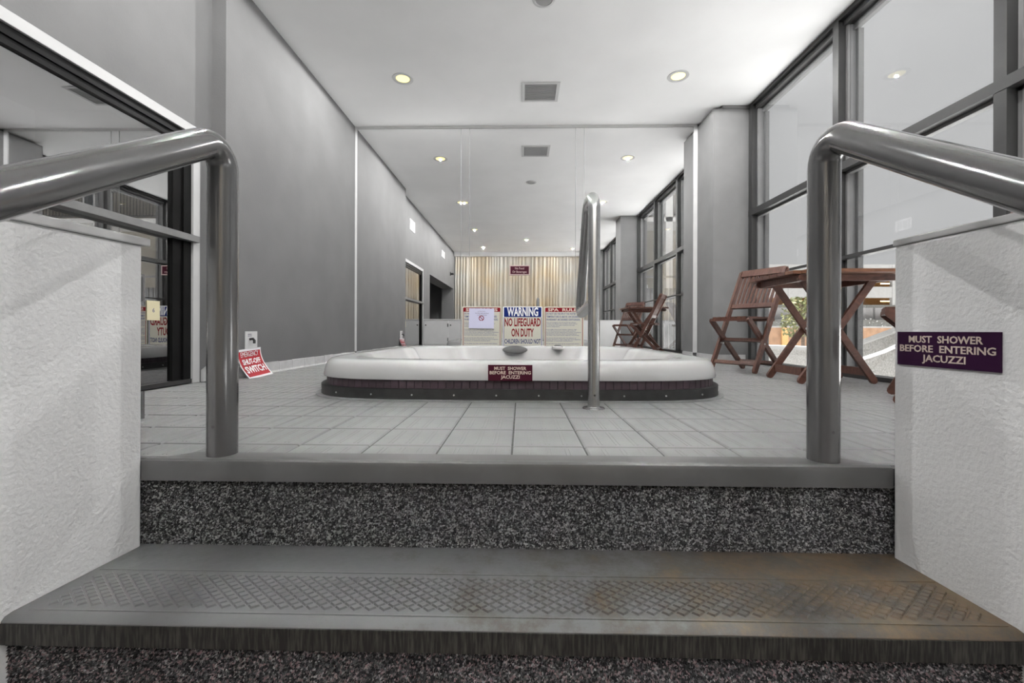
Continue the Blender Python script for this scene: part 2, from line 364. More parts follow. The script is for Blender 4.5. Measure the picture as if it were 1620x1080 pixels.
for i, x in enumerate((-.7075, -.6085, .6285, .7275)):
    trim(5+i, x-.0016, x+.0016, .06, 2.69, ['thin joint left of the left mirror strip', 'thin joint right of the left mirror strip', 'thin joint left of the right mirror strip', 'thin joint right of the right mirror strip'][i], .006)

# --- pillars and window bays on the right
pl = MB().box(2.03, XR+.2, 4.60, YM+.1, -.4, ZC-.03).box(2.12, XR+.2, 4.59, YM+.1, ZC-.031, ZC)
pl = tag(pl.build('pillar', M_pillar), 'dark grey square pillar beside the mirrors', 'pillar', kind='structure')
MB().box(2.022, 2.03, 4.592, YM-.015, 0, .085).box(2.022, XR-.03, 4.59, 4.60, 0, .085).build('base_tile', M_base, pl)
tag(B(2.06, XR+.2, .60, 1.07, ZLOW, ZC).build('pillar', M_pillar), 'dark grey square pillar beside the right half wall', 'pillar', kind='structure')
tag(B(2.06, XR+.2, -3.5, -2.7, ZLOW, ZC).build('pillar', M_pillar), 'dark grey square pillar beside the curtain', 'pillar', kind='structure')
def window(n, y0, y1, mull, z0, lab):
    w = thing('window_%d' % n, lab, 'window', (XR, (y0+y1)/2, z0), kind='structure')
    MB().box(XR, XR+.05, y0, y1, ZC-.035, ZC).box(XR+.03, XR+.09, y0, y1, ZC-.075, ZC-.035).build('head_frame', M_frame, w)
    B(XR+.09, XR+.125, y0, y1, ZC-.12, ZC-.03).build('head_stop', M_grain, w)
    MB().box(XR-.01, XR+.10, y0, y1, z0+.001, z0+.03).build('sill_frame', M_frame, w)
    for yy, e in [(y0+.03, 1), (y1-.03, 1)]+[(q, 0) for q in mull]:
        p = B(XR-.005, XR+.05, yy-.03, yy+.03, z0+.03, ZC-.035).build('mullion', M_frame, w)
        B(XR+.05, XR+.11, yy-.05, yy+.05, z0+.03, ZC-.075).build('mullion_stop', M_frame2, p)
        B(XR+.111, XR+.15, yy-.075, yy+.075, z0+.03, ZC-.12).build('film_strip', M_grain, p)
    for zz, hh in ((1.57, .03), (.885, .012)):
        tr = B(XR-.008, XR+.05, y0, y1, zz-hh, zz+hh).build('transom', M_frame, w)
        if hh > .02: B(XR+.05, XR+.09, y0, y1, zz-.05, zz+.012).build('transom_stop', M_frame2, tr)
    ys = [y0]+sorted(mull)+[y1]
    for i in range(len(ys)-1):
        B(XR+.068, XR+.072, ys[i]+.05, ys[i+1]-.05, z0+.03, 1.55).build('pane', M_glass, w)
        B(XR+.068, XR+.072, ys[i]+.05, ys[i+1]-.05, 1.59, ZC-.075).build('pane', M_glass, w)
window(1, 1.07, 4.585, [3.335, 2.205], 0, 'dark framed floor to ceiling window beside the wooden table')
window(2, -2.7, .60, [-.5, -1.6], ZLOW, 'dark framed tall window behind the half wall pillar')
# --- wall behind the camera with curtain
tag(B(XLR-.35, XR+.25, -3.5, -3.38, ZLOW, ZC).build('wall_front', M_wall), 'dark wall behind the beige curtain', 'wall', kind='structure')
tag(B(XLR-.05, XR+.1, -3.38, -3.05, 2.60, ZC).build('trim_9', M_ceil), 'pale soffit box above the beige curtain', 'trim', kind='structure')
nx = 520; xs = np.linspace(XLR+.01, 2.05, nx); ph = np.cumsum(.22+.5*np.interp(np.arange(nx), np.arange(0, nx+9, 9), rng.uniform(0, 1, len(np.arange(0, nx+9, 9)))))
wav = np.sin(ph)*.055*np.interp(np.arange(nx), np.arange(0, nx+14, 14), rng.uniform(.4, 1.2, len(np.arange(0, nx+14, 14))))+np.sin(xs*5)*.02
cv = []; cf = []; zr = [2.6, 2.5, 2.0, 1.2, .4, -.40]
for r_, z in enumerate(zr):
    amp = .45+.55*min(1, (2.6-z)/.5)
    for i in range(nx): cv.append((xs[i], -3.2+wav[i]*amp, z))
for r_ in range(len(zr)-1):
    for i in range(nx-1): cf.append((r_*nx+i, r_*nx+i+1, (r_+1)*nx+i+1, (r_+1)*nx+i))
tag(MB().add(cv, cf).build('curtain', M_curt, smooth=True), 'full width pleated beige curtain reflected in the mirrors', 'curtain')

# --- half walls either side of the stair
hl = tag(MB().prism([(XLR, .30), (-1.031, .30), (-.959, 1.068), (XLR, 1.068)], 'Z', ZLOW, .545).build('wall_half_left', M_stucco, bevel=.006), 'white textured half wall left of the stair', 'wall', kind='structure')
MB().prism([(XLR, .28), (-1.028, .28), (-.952, 1.085), (XLR, 1.085)], 'Z', .545, .566).build('wall_cap', M_white, hl, bevel=.003)
for x0, x1 in ((-2.03, -1.53), (-1.51, -.98)):
    dr = B(x0, x1, 1.0685, 1.080, .03, .54).build('cabinet_door', M_white, hl, bevel=.002)
    for z in (.14, .44): B(x1-.012, x1+.012, 1.080, 1.086, z-.035, z+.035).build('hinge', M_steel, dr)
    MB().lathe([(.008, 0), (.016, .012), (.014, .022)], (x0+.04, 1.080, .44), 14, 'Y').build('knob', M_steel, dr, smooth=True)
hr = tag(MB().prism([(2.06, .30), (.940, .30), (.905, 1.063), (2.06, 1.063)], 'Z', ZLOW, .54).build('wall_half_right', M_stucco, bevel=.006), 'pale textured half wall right of the stair with maroon sign', 'wall', kind='structure')
MB().prism([(2.06, .28), (.939, .28), (.903, 1.066), (2.06, 1.066)], 'Z', .54, .556).build('wall_cap', M_white, hr, bevel=.003)

# ================================================================== STAIR
st = thing('stair', 'carpeted stair with grey nosing and worn rubber tread', 'stair', (-.025, .95, ZLOW), kind='structure')
XA, XB = -.957, .906; XA2, XB2 = -1.0, .922
n_ = MB().prism([(1.064, -.047), (1.10, -.047), (1.10, .0015), (1.084, .005), (1.074, .005), (1.067, .002), (1.064, -.006)], 'X', XA, XB).build('nosing', M_nose, st, smooth=True)
MB().prism([(XA+.025, 1.080), (XB-.015, 1.080), (XB-.075, 1.139), (XA+.085, 1.139)], 'Z', .0012, .0046).build('nosing_plate', M_nose, n_)
def tufts(x0, x1, yy, z0, z1, dx, dz):
    nxx = int((x1-x0)/dx); nz = int((z1-z0)/dz); X, Z = np.meshgrid(np.arange(nxx), np.arange(nz)); X = X.ravel(); Z = Z.ravel()
    x = x0+dx*(X+.5+.5*(Z % 2)*.6)+rng.normal(0, dx*.13, X.size); z = z0+dz*(Z+.5)+rng.normal(0, dz*.1, X.size); y_ = np.full(X.size, yy)
    a = dx*.52*rng.uniform(.8, 1.15, X.size); b = dz*.62*rng.uniform(.8, 1.2, X.size); d = .0042*rng.uniform(.7, 1.3, X.size); t = rng.normal(0, .0009, X.size)
    P = np.stack([np.stack([x-a, y_, z], 1), np.stack([x+t, y_, z-b], 1), np.stack([x+a, y_, z], 1), np.stack([x-t, y_, z+b], 1),
                  np.stack([x-a*.3, y_-d, z-b*.35], 1), np.stack([x+a*.3, y_-d, z+b*.35], 1)], 1)
    base = (np.arange(X.size)*6)[:, None, None]; f_ = np.array([[0,1,4],[1,2,4],[2,5,4],[2,3,5],[3,0,5],[0,4,5]])[None]
    xi = np.clip(P, [x0, -9, z0], [x1, 9, z1])
    return xi.reshape(-1, 3).tolist(), (base+f_).reshape(-1, 3).tolist()
def riser(yy, z0, z1, m, XA=XA, XB=XB):
    rz = B(XA, XB, yy, yy+.02, z0, z1).build('riser', m, st)
    v_, f_ = tufts(XA, XB, yy, z0, z1, .0048, .0052); t = MB(); t.v = [tuple(p) for p in v_]; t.f = [tuple(p) for p in f_]
    me = bpy.data.meshes.new('carpet_pile'); off = wloc(rz); me.from_pydata((np.array(v_)-np.array(off)).tolist(), [], f_); me.materials.append(m)
    o = link('carpet_pile', me, rz); o['kind'] = 'stuff'
riser(1.078, -.214, -.047, M_carp, -.975, .925); riser(.806, ZLOW, -.262, M_carp2, XA2, XB2)
B(XA, XB, 1.098, 1.12, ZLOW, -.01).build('riser_core', M_dark, st)
tr = MB().prism([(.793, -.264), (.806, -.264), (.806, -.222), (1.078, -.222), (1.078, -.2125), (.812, -.2125), (.800, -.215), (.794, -.222)], 'X', XA2, XB2).build('rubber_tread', M_rub, st, smooth=True)
B(XA, XB, .83, 1.098, ZLOW, -.222).build('step_core', M_dark, st)
dm = MB(); cw = .029
for i in range(int((XB-XA)/cw*2)+1):
    for j in range(-1, 12):
        if (i+j) % 2: continue
        cx = XA+.01+i*cw/2; cy = .828+j*.0112; hx, hy = cw*.42, .0112*.84
        if cx-hx < XA+.002 or cx+hx > XB-.002 or cy-hy < .822 or cy+hy > .958: continue
        zz = -.2125; e = .78
        dm.add([(cx-hx, cy, zz), (cx, cy-hy, zz), (cx+hx, cy, zz), (cx, cy+hy, zz), (cx-hx*e, cy, zz+.0034), (cx, cy-hy*e, zz+.0034), (cx+hx*e, cy, zz+.0034), (cx, cy+hy*e, zz+.0034)],
               [(0,1,5,4),(1,2,6,5),(2,3,7,6),(3,0,4,7),(4,5,6,7)])
def scuffed_shaded(name):  # scuff streaks over a dark base that paints in the front face's shade
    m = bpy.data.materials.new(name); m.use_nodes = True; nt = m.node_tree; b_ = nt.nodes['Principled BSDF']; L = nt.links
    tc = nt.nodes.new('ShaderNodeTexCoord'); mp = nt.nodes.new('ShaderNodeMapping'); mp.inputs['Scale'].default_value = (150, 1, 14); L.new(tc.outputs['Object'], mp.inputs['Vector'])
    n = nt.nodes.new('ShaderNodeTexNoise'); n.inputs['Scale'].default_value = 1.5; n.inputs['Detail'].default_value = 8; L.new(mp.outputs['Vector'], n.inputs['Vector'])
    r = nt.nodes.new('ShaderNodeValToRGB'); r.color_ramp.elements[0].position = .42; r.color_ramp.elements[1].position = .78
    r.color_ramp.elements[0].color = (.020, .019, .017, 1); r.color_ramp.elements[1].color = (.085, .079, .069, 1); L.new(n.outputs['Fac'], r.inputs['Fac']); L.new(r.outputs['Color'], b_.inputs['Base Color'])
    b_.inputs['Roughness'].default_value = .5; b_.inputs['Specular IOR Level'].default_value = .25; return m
B(XA2, XB2, .7915, .794, -.2635, -.224).build('scuffed_shaded_edge', scuffed_shaded('scuffed_shaded_rubber'), tr)
dm.build('diamond_relief', M_rub, tr)['kind'] = 'stuff'
for y0 in (.816, .957): B(XA+.001, XB-.001, y0, y0+.004, -.2126, -.2108).build('edge_rib', M_rub, tr)

# ================================================================== HANDRAILS
def handrail(x, y, zt, slope, lab):
    r = thing('handrail', lab, 'handrail', (x, y, 0), group='stair handrails')
    end = Vector((x, -.25, zt-slope*(y+.25)))
    path = arc_path([(x, y, .004), (x, y, zt), end], .050, 10)
    MB().tube(path, .0362, 28).build('pipe', M_pipe, r, smooth=True)
    MB().tube([end, end+Vector((0, -.05, -.02)), end+Vector((0, -.06, -.08)), (x, -.31, ZLOW)], .0362, 24).build('lower_post', M_pipe, r, smooth=True)
    s_ = -1 if x > 0 else 1
    MB().lathe([(.004, 0), (.004, .002)], (x-s_*-.0, y-.0362, .083), 10, 'Y').build('rivet', M_dark, r)
    return r
handrail(-.792, 1.125, .842, .62, 'grey pipe handrail at the left half wall')
handrail(.776, 1.120, .848, .66, 'grey pipe handrail at the right half wall')

# ================================================================== SPA
spa = thing('hot_tub', 'white acrylic hot tub with plum slatted skirt sunk in the deck', 'hot tub', (TX, TY, 0))
N = 256
def outl(s, a, n=5.5):
    c, q = math.cos(a), math.sin(a); r_ = 1/((abs(c)**n+abs(q)**n)**(1/n))
    return (TX+TA*s*r_*c, TY+TB*s*r_*q)
angs = []
tmp = [outl(1, 2*PI*k/4000) for k in range(4001)]; cum = [0]
for k in range(4000): cum.append(cum[-1]+math.dist(tmp[k], tmp[k+1]))
def even(n, ph=0.0):
    out = []; k = 0
    for i in range(n):
        t = cum[-1]*(i+ph)/n
        while cum[k+1] < t: k += 1
        out.append(2*PI*(k+(t-cum[k])/(cum[k+1]-cum[k]))/4000)
    return out
AN = even(N)
def scal(a):
    # inner lip: broad ledge at the back, seat scallops at the sides
    q = math.sin(a); c = math.cos(a); s = .865
    s -= .035*max(0, math.cos(4*a+PI))*1.0
    s -= .05*math.exp(-((a-PI*.70)/.07)**2)+.05*math.exp(-((a-PI*.86)/.06)**2)+.05*math.exp(-((a-PI*.30)/.07)**2)+.05*math.exp(-((a-PI*.12)/.06)**2)
    if q > 0: s -= .03*q
    return s
rings = [(lambda a: .990, .097), (lambda a: .999, .0985), (lambda a: 1.0, .104), (lambda a: .9965, .130), (lambda a: .991, .155), (lambda a: .984, .172), (lambda a: .973, .184), (lambda a: .958, .189), (lambda a: .94, .190),
         (lambda a: scal(a)+.03, .190), (lambda a: scal(a)+.012, .188), (lambda a: scal(a), .181), (lambda a: scal(a)-.012, .165), (lambda a: scal(a)-.05, .10), (lambda a: scal(a)-.10, .02), (lambda a: scal(a)-.14, -.10),
         (lambda a: scal(a)-.17, -.20), (lambda a: .50, -.235), (lambda a: .46, -.25), (lambda a: .42, -.30), (lambda a: .38, -.60), (lambda a: .1, -.62)]
b = MB(); vv = []
for fn, z in rings:
    for a in AN: x, y = outl(fn(a), a, 5.5 if z > .08 else 5.5); vv.append((x, y, z))
ff = []
for i in range(len(rings)-1):
    for k in range(N): ff.append((i*N+k, i*N+(k+1) % N, (i+1)*N+(k+1) % N, (i+1)*N+k))
ff.append(tuple(range((len(rings)-1)*N, len(rings)*N)))
b.add(vv, ff); shell = b.build('shell', M_acry, spa, smooth=True)
for p in shell.data.polygons: p.use_smooth = True
def band(s0, s1, z0, z1, name, m, n=256):
    A = even(n); v_ = []
    for s, z in ((s0, z0), (s1, z0), (s1, z1), (s0, z1)):
        for a in A: v_.append((*outl(s, a), z))
    f_ = []
    for i in range(4):
        for k in range(n): f_.append((i*n+k, i*n+(k+1) % n, ((i+1) % 4)*n+(k+1) % n, ((i+1) % 4)*n+k))
    return MB().add(v_, f_).build(name, m, spa, smooth=True)
band(.955, .975, .0, .105, 'skirt_backing', M_dark)
NS = 206; SA = even(NS)
for k in range(NS):
    a = SA[k]; p = Vector((*outl(.985, a), 0)); p2 = Vector((*outl(.985, a+.004), 0)); t = (p2-p).normalized(); nn = Vector((t.y, -t.x, 0)); w = .0179; q = .003+random.uniform(-.0008, .0008)
    c0 = p; vs_ = []
    for zz in (.047, .104):
        for (u_, v_) in ((-w, -.006), (w, -.006), (w, q-.0015), (w-.0018, q), (-w+.0018, q), (-w, q-.0015)):
            vs_.append((c0.x+t.x*u_+nn.x*v_, c0.y+t.y*u_+nn.y*v_, zz))
    MB().add(vs_, [(0,1,2,3,4,5)[::-1], (6,7,8,9,10,11)]+[(i, (i+1) % 6, 6+(i+1) % 6, 6+i) for i in range(6)]).build('slat', M_slat, spa)
band(.985, 1.008, .004, .057, 'kickboard', M_kick); band(1.0, 1.028, .0, .008, 'floor_flange', mat('flange_grey', g(.22), .5, var=.2))
for a in even(40, .5):
    p = Vector((*outl(1.008, a), .030)); p2 = Vector((*outl(1.008, a+.004), .030)); t = (p2-p).normalized(); nn = Vector((t.y, -t.x, 0))
    MB().tube([p-nn*.002, p+nn*.0022, p+nn*.0030], .0042, 8).build('screw', M_screw, spa, smooth=True)
def ell(c, rx, ry, rz, tilt, name, m):
    bm = MB(); n1, n2 = 24, 10; v_ = []; f_ = []; Rm = Matrix.Rotation(tilt, 3, 'X')
    for i in range(n2+1):
        for k in range(n1):
            a = 2*PI*k/n1; q = -PI/2+PI*i/n2; v_.append(Vector(c)+Rm @ Vector((rx*math.cos(a)*math.cos(q), ry*math.sin(a)*math.cos(q), rz*math.sin(q))))
    for i in range(n2):
        for k in range(n1): f_.append((i*n1+k, i*n1+(k+1) % n1, (i+1)*n1+(k+1) % n1, (i+1)*n1+k))
    return bm.add(v_, f_).build(name, m, spa, smooth=True)
ell((-.055, 3.915, .158), .115, .05, .016, .72, 'headrest', mat('headrest_grey', g(.07), .6))
MB().lathe([(.055, 0), (.052, .02), (.042, .026)], (.335, 3.94, .166), 24).build('valve_housing', M_acry, spa, smooth=True)
MB().lathe([(.036, 0), (.034, .010), (.020, .014)], (.335, 3.94, .190), 20).build('valve_knob', mat('knob_grey', g(.12), .4), spa, smooth=True)

# maroon plates
def plate(name, m, mt, lab, fn, w, h, lines, size, tt=.004):
    o = MB(); c = [fn(x, y, z) for z in (0, tt) for x, y in ((-w/2, -h/2), (w/2, -h/2), (w/2, h/2), (-w/2, h/2))]
    o.add(c, [(0,3,2,1),(4,5,6,7),(0,1,5,4),(1,2,6,5),(2,3,7,6),(3,0,4,7)]); o = o.build(name, m); tag(o, lab, 'sign')
    for i, (t, ww) in enumerate(lines):
        yy = h*.27-i*h*.27
        text('lettering', t, size, lambda x, y, z, yy=yy: fn(x, y+yy, z+tt+.0002), mt, o, width=ww, bold=.02)
    return o
L3 = [('MUST  SHOWER', .73), ('BEFORE  ENTERING', .94), ('JACUZZI', .43)]
yf = TY-TB*.9985
plate('sign', M_maroon, M_cream, 'maroon MUST SHOWER sign on the front of the hot tub', lambda x, y, z: (-.05+x, yf-.008-z+(y+.037)*.0, .136+y), .207, .074, [(a, q*.205) for a, q in L3], .021)
plate('sign', M_plum, M_cream, 'dark plum MUST SHOWER sign on the right half wall', lambda x, y, z: (.905+(1.063-.943+x)*.0459-z, .943-x, .295+y), .2125, .0775, [(a, q*.211) for a, q in L3], .0215)

# ================================================================== GRAB RAIL
gr = thing('grab_rail', 'stainless steel looped grab rail standing before the hot tub', 'grab rail', (.312, 1.852, 0))
top = [(.312, 1.852, .004), (.312, 1.852, .80)]
loop = [Vector((.312, 1.852, .004)), Vector((.312, 1.852, .915)), Vector((.312, 2.02, .925)), Vector((.307, 2.24, .415)), Vector((.307, 1.86, .455))]
MB().tube(arc_path(loop[:4], .062, 12)[:-1]+[Vector((.307, 2.215, .475)), Vector((.307, 2.222, .450)), Vector((.307, 2.215, .432)), Vector((.307, 2.195, .424)), Vector((.308, 2.15, .426)), Vector((.310, 1.855, .455))], .0255, 24).build('tube', M_steel, gr, smooth=True)
MB().lathe([(.048, 0), (.046, .004), (.030, .006), (.028, .009)], (.312, 1.852, .0012), 28).build('base_flange', M_steel, gr, smooth=True)
MB().lathe([(.009, 0), (.009, .004), (.005, .006)], (.312, 1.826-.004, .036), 14, 'Y').build('bolt', M_steel, gr, smooth=True)
MB().lathe([(.004, 0), (.004, .002)], (.312, 1.8255, .060), 10, 'Y').build('pin_hole', M_dark, gr)

# ================================================================== SIGNS ON THE MIRRORS
YS = 4.99
def onm(cx, cz, dy=0): return lambda x, y, z: (cx+x, YS-dy-z, cz+y)
def rrect(x0, x1, z0, z1, r_, y0, y1):
    poly = []
    for cx, cz, a0 in ((x1-r_, z1-r_, 0), (x0+r_, z1-r_, PI/2), (x0+r_, z0+r_, PI), (x1-r_, z0+r_, 1.5*PI)):
        for k in range(5): a = a0+PI/2*k/4; poly.append((cx+r_*math.cos(a), cz+r_*math.sin(a)))
    return MB().prism(poly, 'Y', y0, y1)
RULES = ['DO NOT USE THE SPA IF THE WATER', 'TEMPERATURE IS ABOVE 104 DEGREES', 'FAHRENHEIT (40 DEGREES CENTIGRADE)']
SMALL = ['If you are pregnant, do not use the spa without', 'medical consultation. Do not allow small children', 'to use the spa. Hot water immersion may raise', 'internal temperature.', '',
         'If you suffer from heart disease, diabetes, high', 'or low blood pressure or other health problems,', 'do not enter the spa without prior medical consultation', 'and permission from your doctor. Overexposure to', 'hot water may cause nausea, dizziness, and fainting.', '',
         'Do not use the spa while under the influence of', 'alcohol, narcotics or other drugs that cause sleepiness,', 'drowsiness, or raise/lower blood pressure.', '', 'Do not allow use of the spa by unsupervised children.', '', 'Observe a reasonable time limit when using the spa.']
def rules(cx, lab):
    z1, z0 = .612, .05; w = .46; o = tag(rrect(cx-w/2, cx+w/2, z0, z1, .012, YS, YS+.006).build('sign', M_cream2), lab, 'sign', 'rule boards on the mirrors')
    fr = MB()
    rrect(cx-w/2+.014, cx+w/2-.012, z1-.062, z1-.013, .012, YS-.0012, YS).build('header_band', M_red, o)
    B(cx-w/2+.014, cx-w/2+.020, YS-.001, YS, z0+.012, z1-.05).build('border_line', M_red, o); B(cx+w/2-.018, cx+w/2-.012, YS-.001, YS, z0+.012, z1-.05).build('border_line', M_red, o)
    text('lettering', 'SPA  RULES', .046, onm(cx, z1-.040, .0014), M_cream, o, width=.37, bold=.03)
    for i, t in enumerate(RULES): text('lettering', t, .031, onm(cx-.203, z1-.085-i*.034, .0004), M_ltblue, o, width=[.34, .38, .39][i], bold=.012, align='LEFT')
    for i, t in enumerate(SMALL):
        if t: text('lettering', t, .0155, onm(cx-.203, z1-.184-i*.0165, .0004), M_ltblue, o, width=min(.40, .0073*len(t)), bold=.006, align='LEFT')
    return o
rules(-.459, 'SPA RULES board half covered by a lilac paper note')
rules(.495, 'SPA RULES board behind the steel grab rail')
o = tag(rrect(-.213, .247, .05, .612, .012, YS, YS+.006).build('sign', M_swhite), 'blue and cream WARNING no lifeguard board behind the hot tub', 'sign', 'rule boards on the mirrors')
rrect(-.200, .234, .490, .602, .010, YS-.001, YS).build('header_band', M_blue, o); B(-.204, .238, YS-.0006, YS, .06, .489).build('border_line', M_blue, o); B(-.198, .232, YS-.001, YS-.0006, .066, .488).build('cream_field', M_cream2, o)
cxm = .017
text('lettering', 'WARNING', .135, onm(cxm, .545, .0014), M_swhite, o, width=.36, bold=.03)
text('lettering', 'NO LIFEGUARD', .128, onm(cxm, .424, .0014), M_red, o, width=.418, bold=.03)
text('lettering', 'ON DUTY', .128, onm(cxm, .304, .0014), M_red, o, width=.26, bold=.03)
text('lettering', 'CHILDREN SHOULD NOT', .075, onm(cxm, .205, .0014), M_blue, o, width=.418, bold=.018)
pp = MB(); pv = []; nP = 8
for i in range(nP+1):
    for k in range(nP+1):
        x = -.604+.292*k/nP; z = .358+.232*i/nP; pv.append((x+(.59-z)*-.02, YS-.004-.006*math.sin(PI*k/nP)-.006*(1-i/nP)**2, z-(x+.6)*.012))
pp.add(pv, [(i*(nP+1)+k, i*(nP+1)+k+1, (i+1)*(nP+1)+k+1, (i+1)*(nP+1)+k) for i in range(nP) for k in range(nP)])
pp = tag(pp.build('paper_note', M_paper, smooth=True), 'lilac paper note with red prohibition sign taped over the rules', 'note')
text('lettering', 'ATTENTION:', .015, onm(-.46, .553, .0115), M_ink, pp, bold=0); text('lettering', 'Do Not take any food', .017, onm(-.455, .532, .0118), M_ink, pp, width=.155, bold=.01); text('lettering', 'to the pool area', .017, onm(-.455, .512, .0118), M_ink, pp, width=.11, bold=.01)
rg = MB()
for k in range(28):
    a, a2 = 2*PI*k/28, 2*PI*(k+1)/28; rg.add([(-.461+r_*math.cos(q), YS-.0122, .474+r_*math.sin(q)) for q, r_ in ((a, .022), (a2, .022), (a2, .031), (a, .031))], [(0, 1, 2, 3)])
rg.add([(-.461+x, YS-.0121, .474+z) for x, z in ((-.020, .014), (-.014, .020), (.020, -.014), (.014, -.020))], [(0, 1, 2, 3)]); rg.build('prohibition_ring', M_red, pp)
fo = tag(rrect(-.138, .100, .977, 1.090, .003, YS+.004, YS+.010).build('sign', M_pink), 'small maroon No Food Or Beverages sign high on the mirror', 'sign')
B(-.127, .089, YS+.0028, YS+.0041, .987, 1.080).build('maroon_field', M_maroon, fo)
text('lettering', 'No Food', .036, onm(-.02, 1.054, -.0024), M_pink, fo, width=.105, bold=.0); text('lettering', 'Or Beverages', .036, onm(-.02, 1.014, -.0024), M_pink, fo, width=.165, bold=.0)

# ================================================================== EMERGENCY SWITCH
sw = thing('switch_plate', 'white emergency switch plate with black lever above red sign', 'switch', (XL, 3.07, .258))
B(XL, XL+.008, 3.0, 3.135, .195, .322).build('plate', M_white, sw, bevel=.002)
MB().tube([(XL+.008, 3.045, .265), (XL+.03, 3.048, .268), (XL+.04, 3.048, .255), (XL+.04, 3.046, .235)], .009, 10).build('lever', M_black, sw, smooth=True)
for i, t in enumerate(('EMERGENCY', 'SHUT-OFF')): text('lettering', t, .009, lambda x, y, z, i=i: (XL+.0085+z, 3.045+x, .300-i*.012+y), M_ink, sw, width=.045)
def curl(x, y, z):
    # x across (+Y in the room), y up from the sign's lower edge; the lower half peels off the wall and twists
    t = max(0.0, 1-y/.20); bend = .105*t**2; dx = bend+z+.006
    return (XL+dx, 2.905+x+.135+.02*t**2*0-.015*t, .198-(.20-y)*.985+.006*(x/.13))
em = MB(); nE = 14; ev = []
for zz in (0, .0015):
    for i in range(nE+1):
        for k in range(nE+1): ev.append(curl(-.135+.27*k/nE, .20*i/nE, zz))
q = nE+1
for s_ in range(2):
    em.f += [(s_*q*q+i*q+k, s_*q*q+i*q+k+1, s_*q*q+(i+1)*q+k+1, s_*q*q+(i+1)*q+k) for i in range(nE) for k in range(nE)]
em.v = [tuple(p) for p in ev]
em = tag(em.build('sign', M_swhite, smooth=True), 'curled red EMERGENCY SHUT-OFF SWITCH sign on the left wall', 'sign')
rd = MB(); rd.v = [tuple(curl(-.124+.248*k/nE, .012+.172*i/nE, .0022)) for i in range(nE+1) for k in range(nE+1)]
rd.f = [(i*q+k, i*q+k+1, (i+1)*q+k+1, (i+1)*q+k) for i in range(nE) for k in range(nE)]; rd.build('red_field', M_emred, em, smooth=True)
text('lettering', 'EMERGENCY', .052, lambda x, y, z: curl(x, y+.160, z+.0032), M_swhite, em, width=.20, bold=.0)
text('lettering', 'SHUT-OFF', .050, lambda x, y, z: curl(x, y+.108, z+.0032), M_swhite, em, width=.20, bold=.03)
text('lettering', 'SWITCH', .060, lambda x, y, z: curl(x, y+.055, z+.0032), M_swhite, em, width=.215, bold=.03)

# ================================================================== CEILING AND WALL FITTINGS
def downlight(x, y, lab):
    d = thing('downlight', lab, 'ceiling light', (x, y, ZC), group='recessed downlights')
    MB().lathe([(.098, 0), (.096, -.004), (.075, -.006), (.066, -.003), (.066, 0)], (x, y, ZC), 32).build('trim_ring', M_white, d, smooth=True)
    MB().lathe([(.064, -.0005), (.060, -.0025), (.04, -.003), (.005, -.003)], (x, y, ZC), 28).build('lens', M_lens, d, smooth=True)
    l = bpy.data.lights.new('downlight_lamp', 'SPOT'); l.energy = LAMP_W*4; l.color = (1, .995, .985); l.spot_size = math.radians(179); l.spot_blend = .08; l.shadow_soft_size = .009
    lo = bpy.data.objects.new('downlight_lamp', l); C.objects.link(lo); lo.parent = d; lo.location = (0, 0, -.017)
for x, y, lab in ((-1.13, 4.06, 'lit downlight near the left mirror'), (1.465, 4.06, 'lit downlight near the right mirror'), (-1.13, 2.02, 'lit downlight above the deck by the sliding door'),
                  (1.5, 2.02, 'lit downlight above the deck by the wooden table'), (-1.11, -.14, 'lit downlight left above the carpet floor'), (1.5, -.14, 'lit downlight right above the carpet floor'),
                  (-1.09, -2.3, 'lit downlight left beside the curtain'), (.136, -1.28, 'lit downlight in the middle before the curtain'), (1.49, -2.5, 'lit downlight right beside the curtain')):
    downlight(x, y, lab)
sp = thing('ceiling_speaker', 'round ceiling speaker with dark grille', 'speaker', (.155, 3.095, ZC))
MB().lathe([(.085, 0), (.083, -.006), (.066, -.009), (.062, -.004)], (.155, 3.095, ZC), 32).build('trim_ring', M_white, sp, smooth=True)
MB().lathe([(.060, -.002), (.055, -.010), (.01, -.014)], (.155, 3.095, ZC), 28).build('grille', M_vent, sp, smooth=True)
def register(name, lab, c, u, v, nrm, w, h, cat='vent', bars=9, along='u', group=None):
    r = thing(name, lab, cat, c, group=group); c = Vector(c); u = Vector(u); v = Vector(v); nrm = Vector(nrm)
    def bx(u0, u1, v0, v1, d0, d1, nm, m):
        q = [c+u*a+v*b_+nrm*d for d in (d0, d1) for a, b_ in ((u0, v0), (u1, v0), (u1, v1), (u0, v1))]
        return MB().add(q, [(0,3,2,1),(4,5,6,7),(0,1,5,4),(1,2,6,5),(2,3,7,6),(3,0,4,7)]).build(nm, m, r)
    e = .03
    bx(-w/2, w/2, -h/2, -h/2+e, 0, .008, 'frame_bar', M_white); bx(-w/2, w/2, h/2-e, h/2, 0, .008, 'frame_bar', M_white); bx(-w/2, -w/2+e, -h/2+e, h/2-e, 0, .008, 'frame_bar', M_white); bx(w/2-e, w/2, -h/2+e, h/2-e, 0, .008, 'frame_bar', M_white)
    bx(-w/2+e, w/2-e, -h/2+e, h/2-e, 0, .001, 'backing', M_vent)
    for k in range(bars):
        t = (k+.5)/bars
        if along == 'u': vv_ = -h/2+e+(h-2*e)*t; bx(-w/2+e, w/2-e, vv_-.0028, vv_+.0028, .001, .006, 'louvre', M_vent if cat == 'vent' and bars > 8 else M_white)
        else: uu = -w/2+e+(w-2*e)*t; bx(uu-.008, uu+.008, -h/2+e, h/2-e, .001, .007, 'louvre', M_white)
    return r
register('air_vent', 'square ceiling air vent with grey grille before the mirrors', (.185, 4.305, ZC), (1, 0, 0), (0, 1, 0), (0, 0, -1), .37, .35, bars=14)
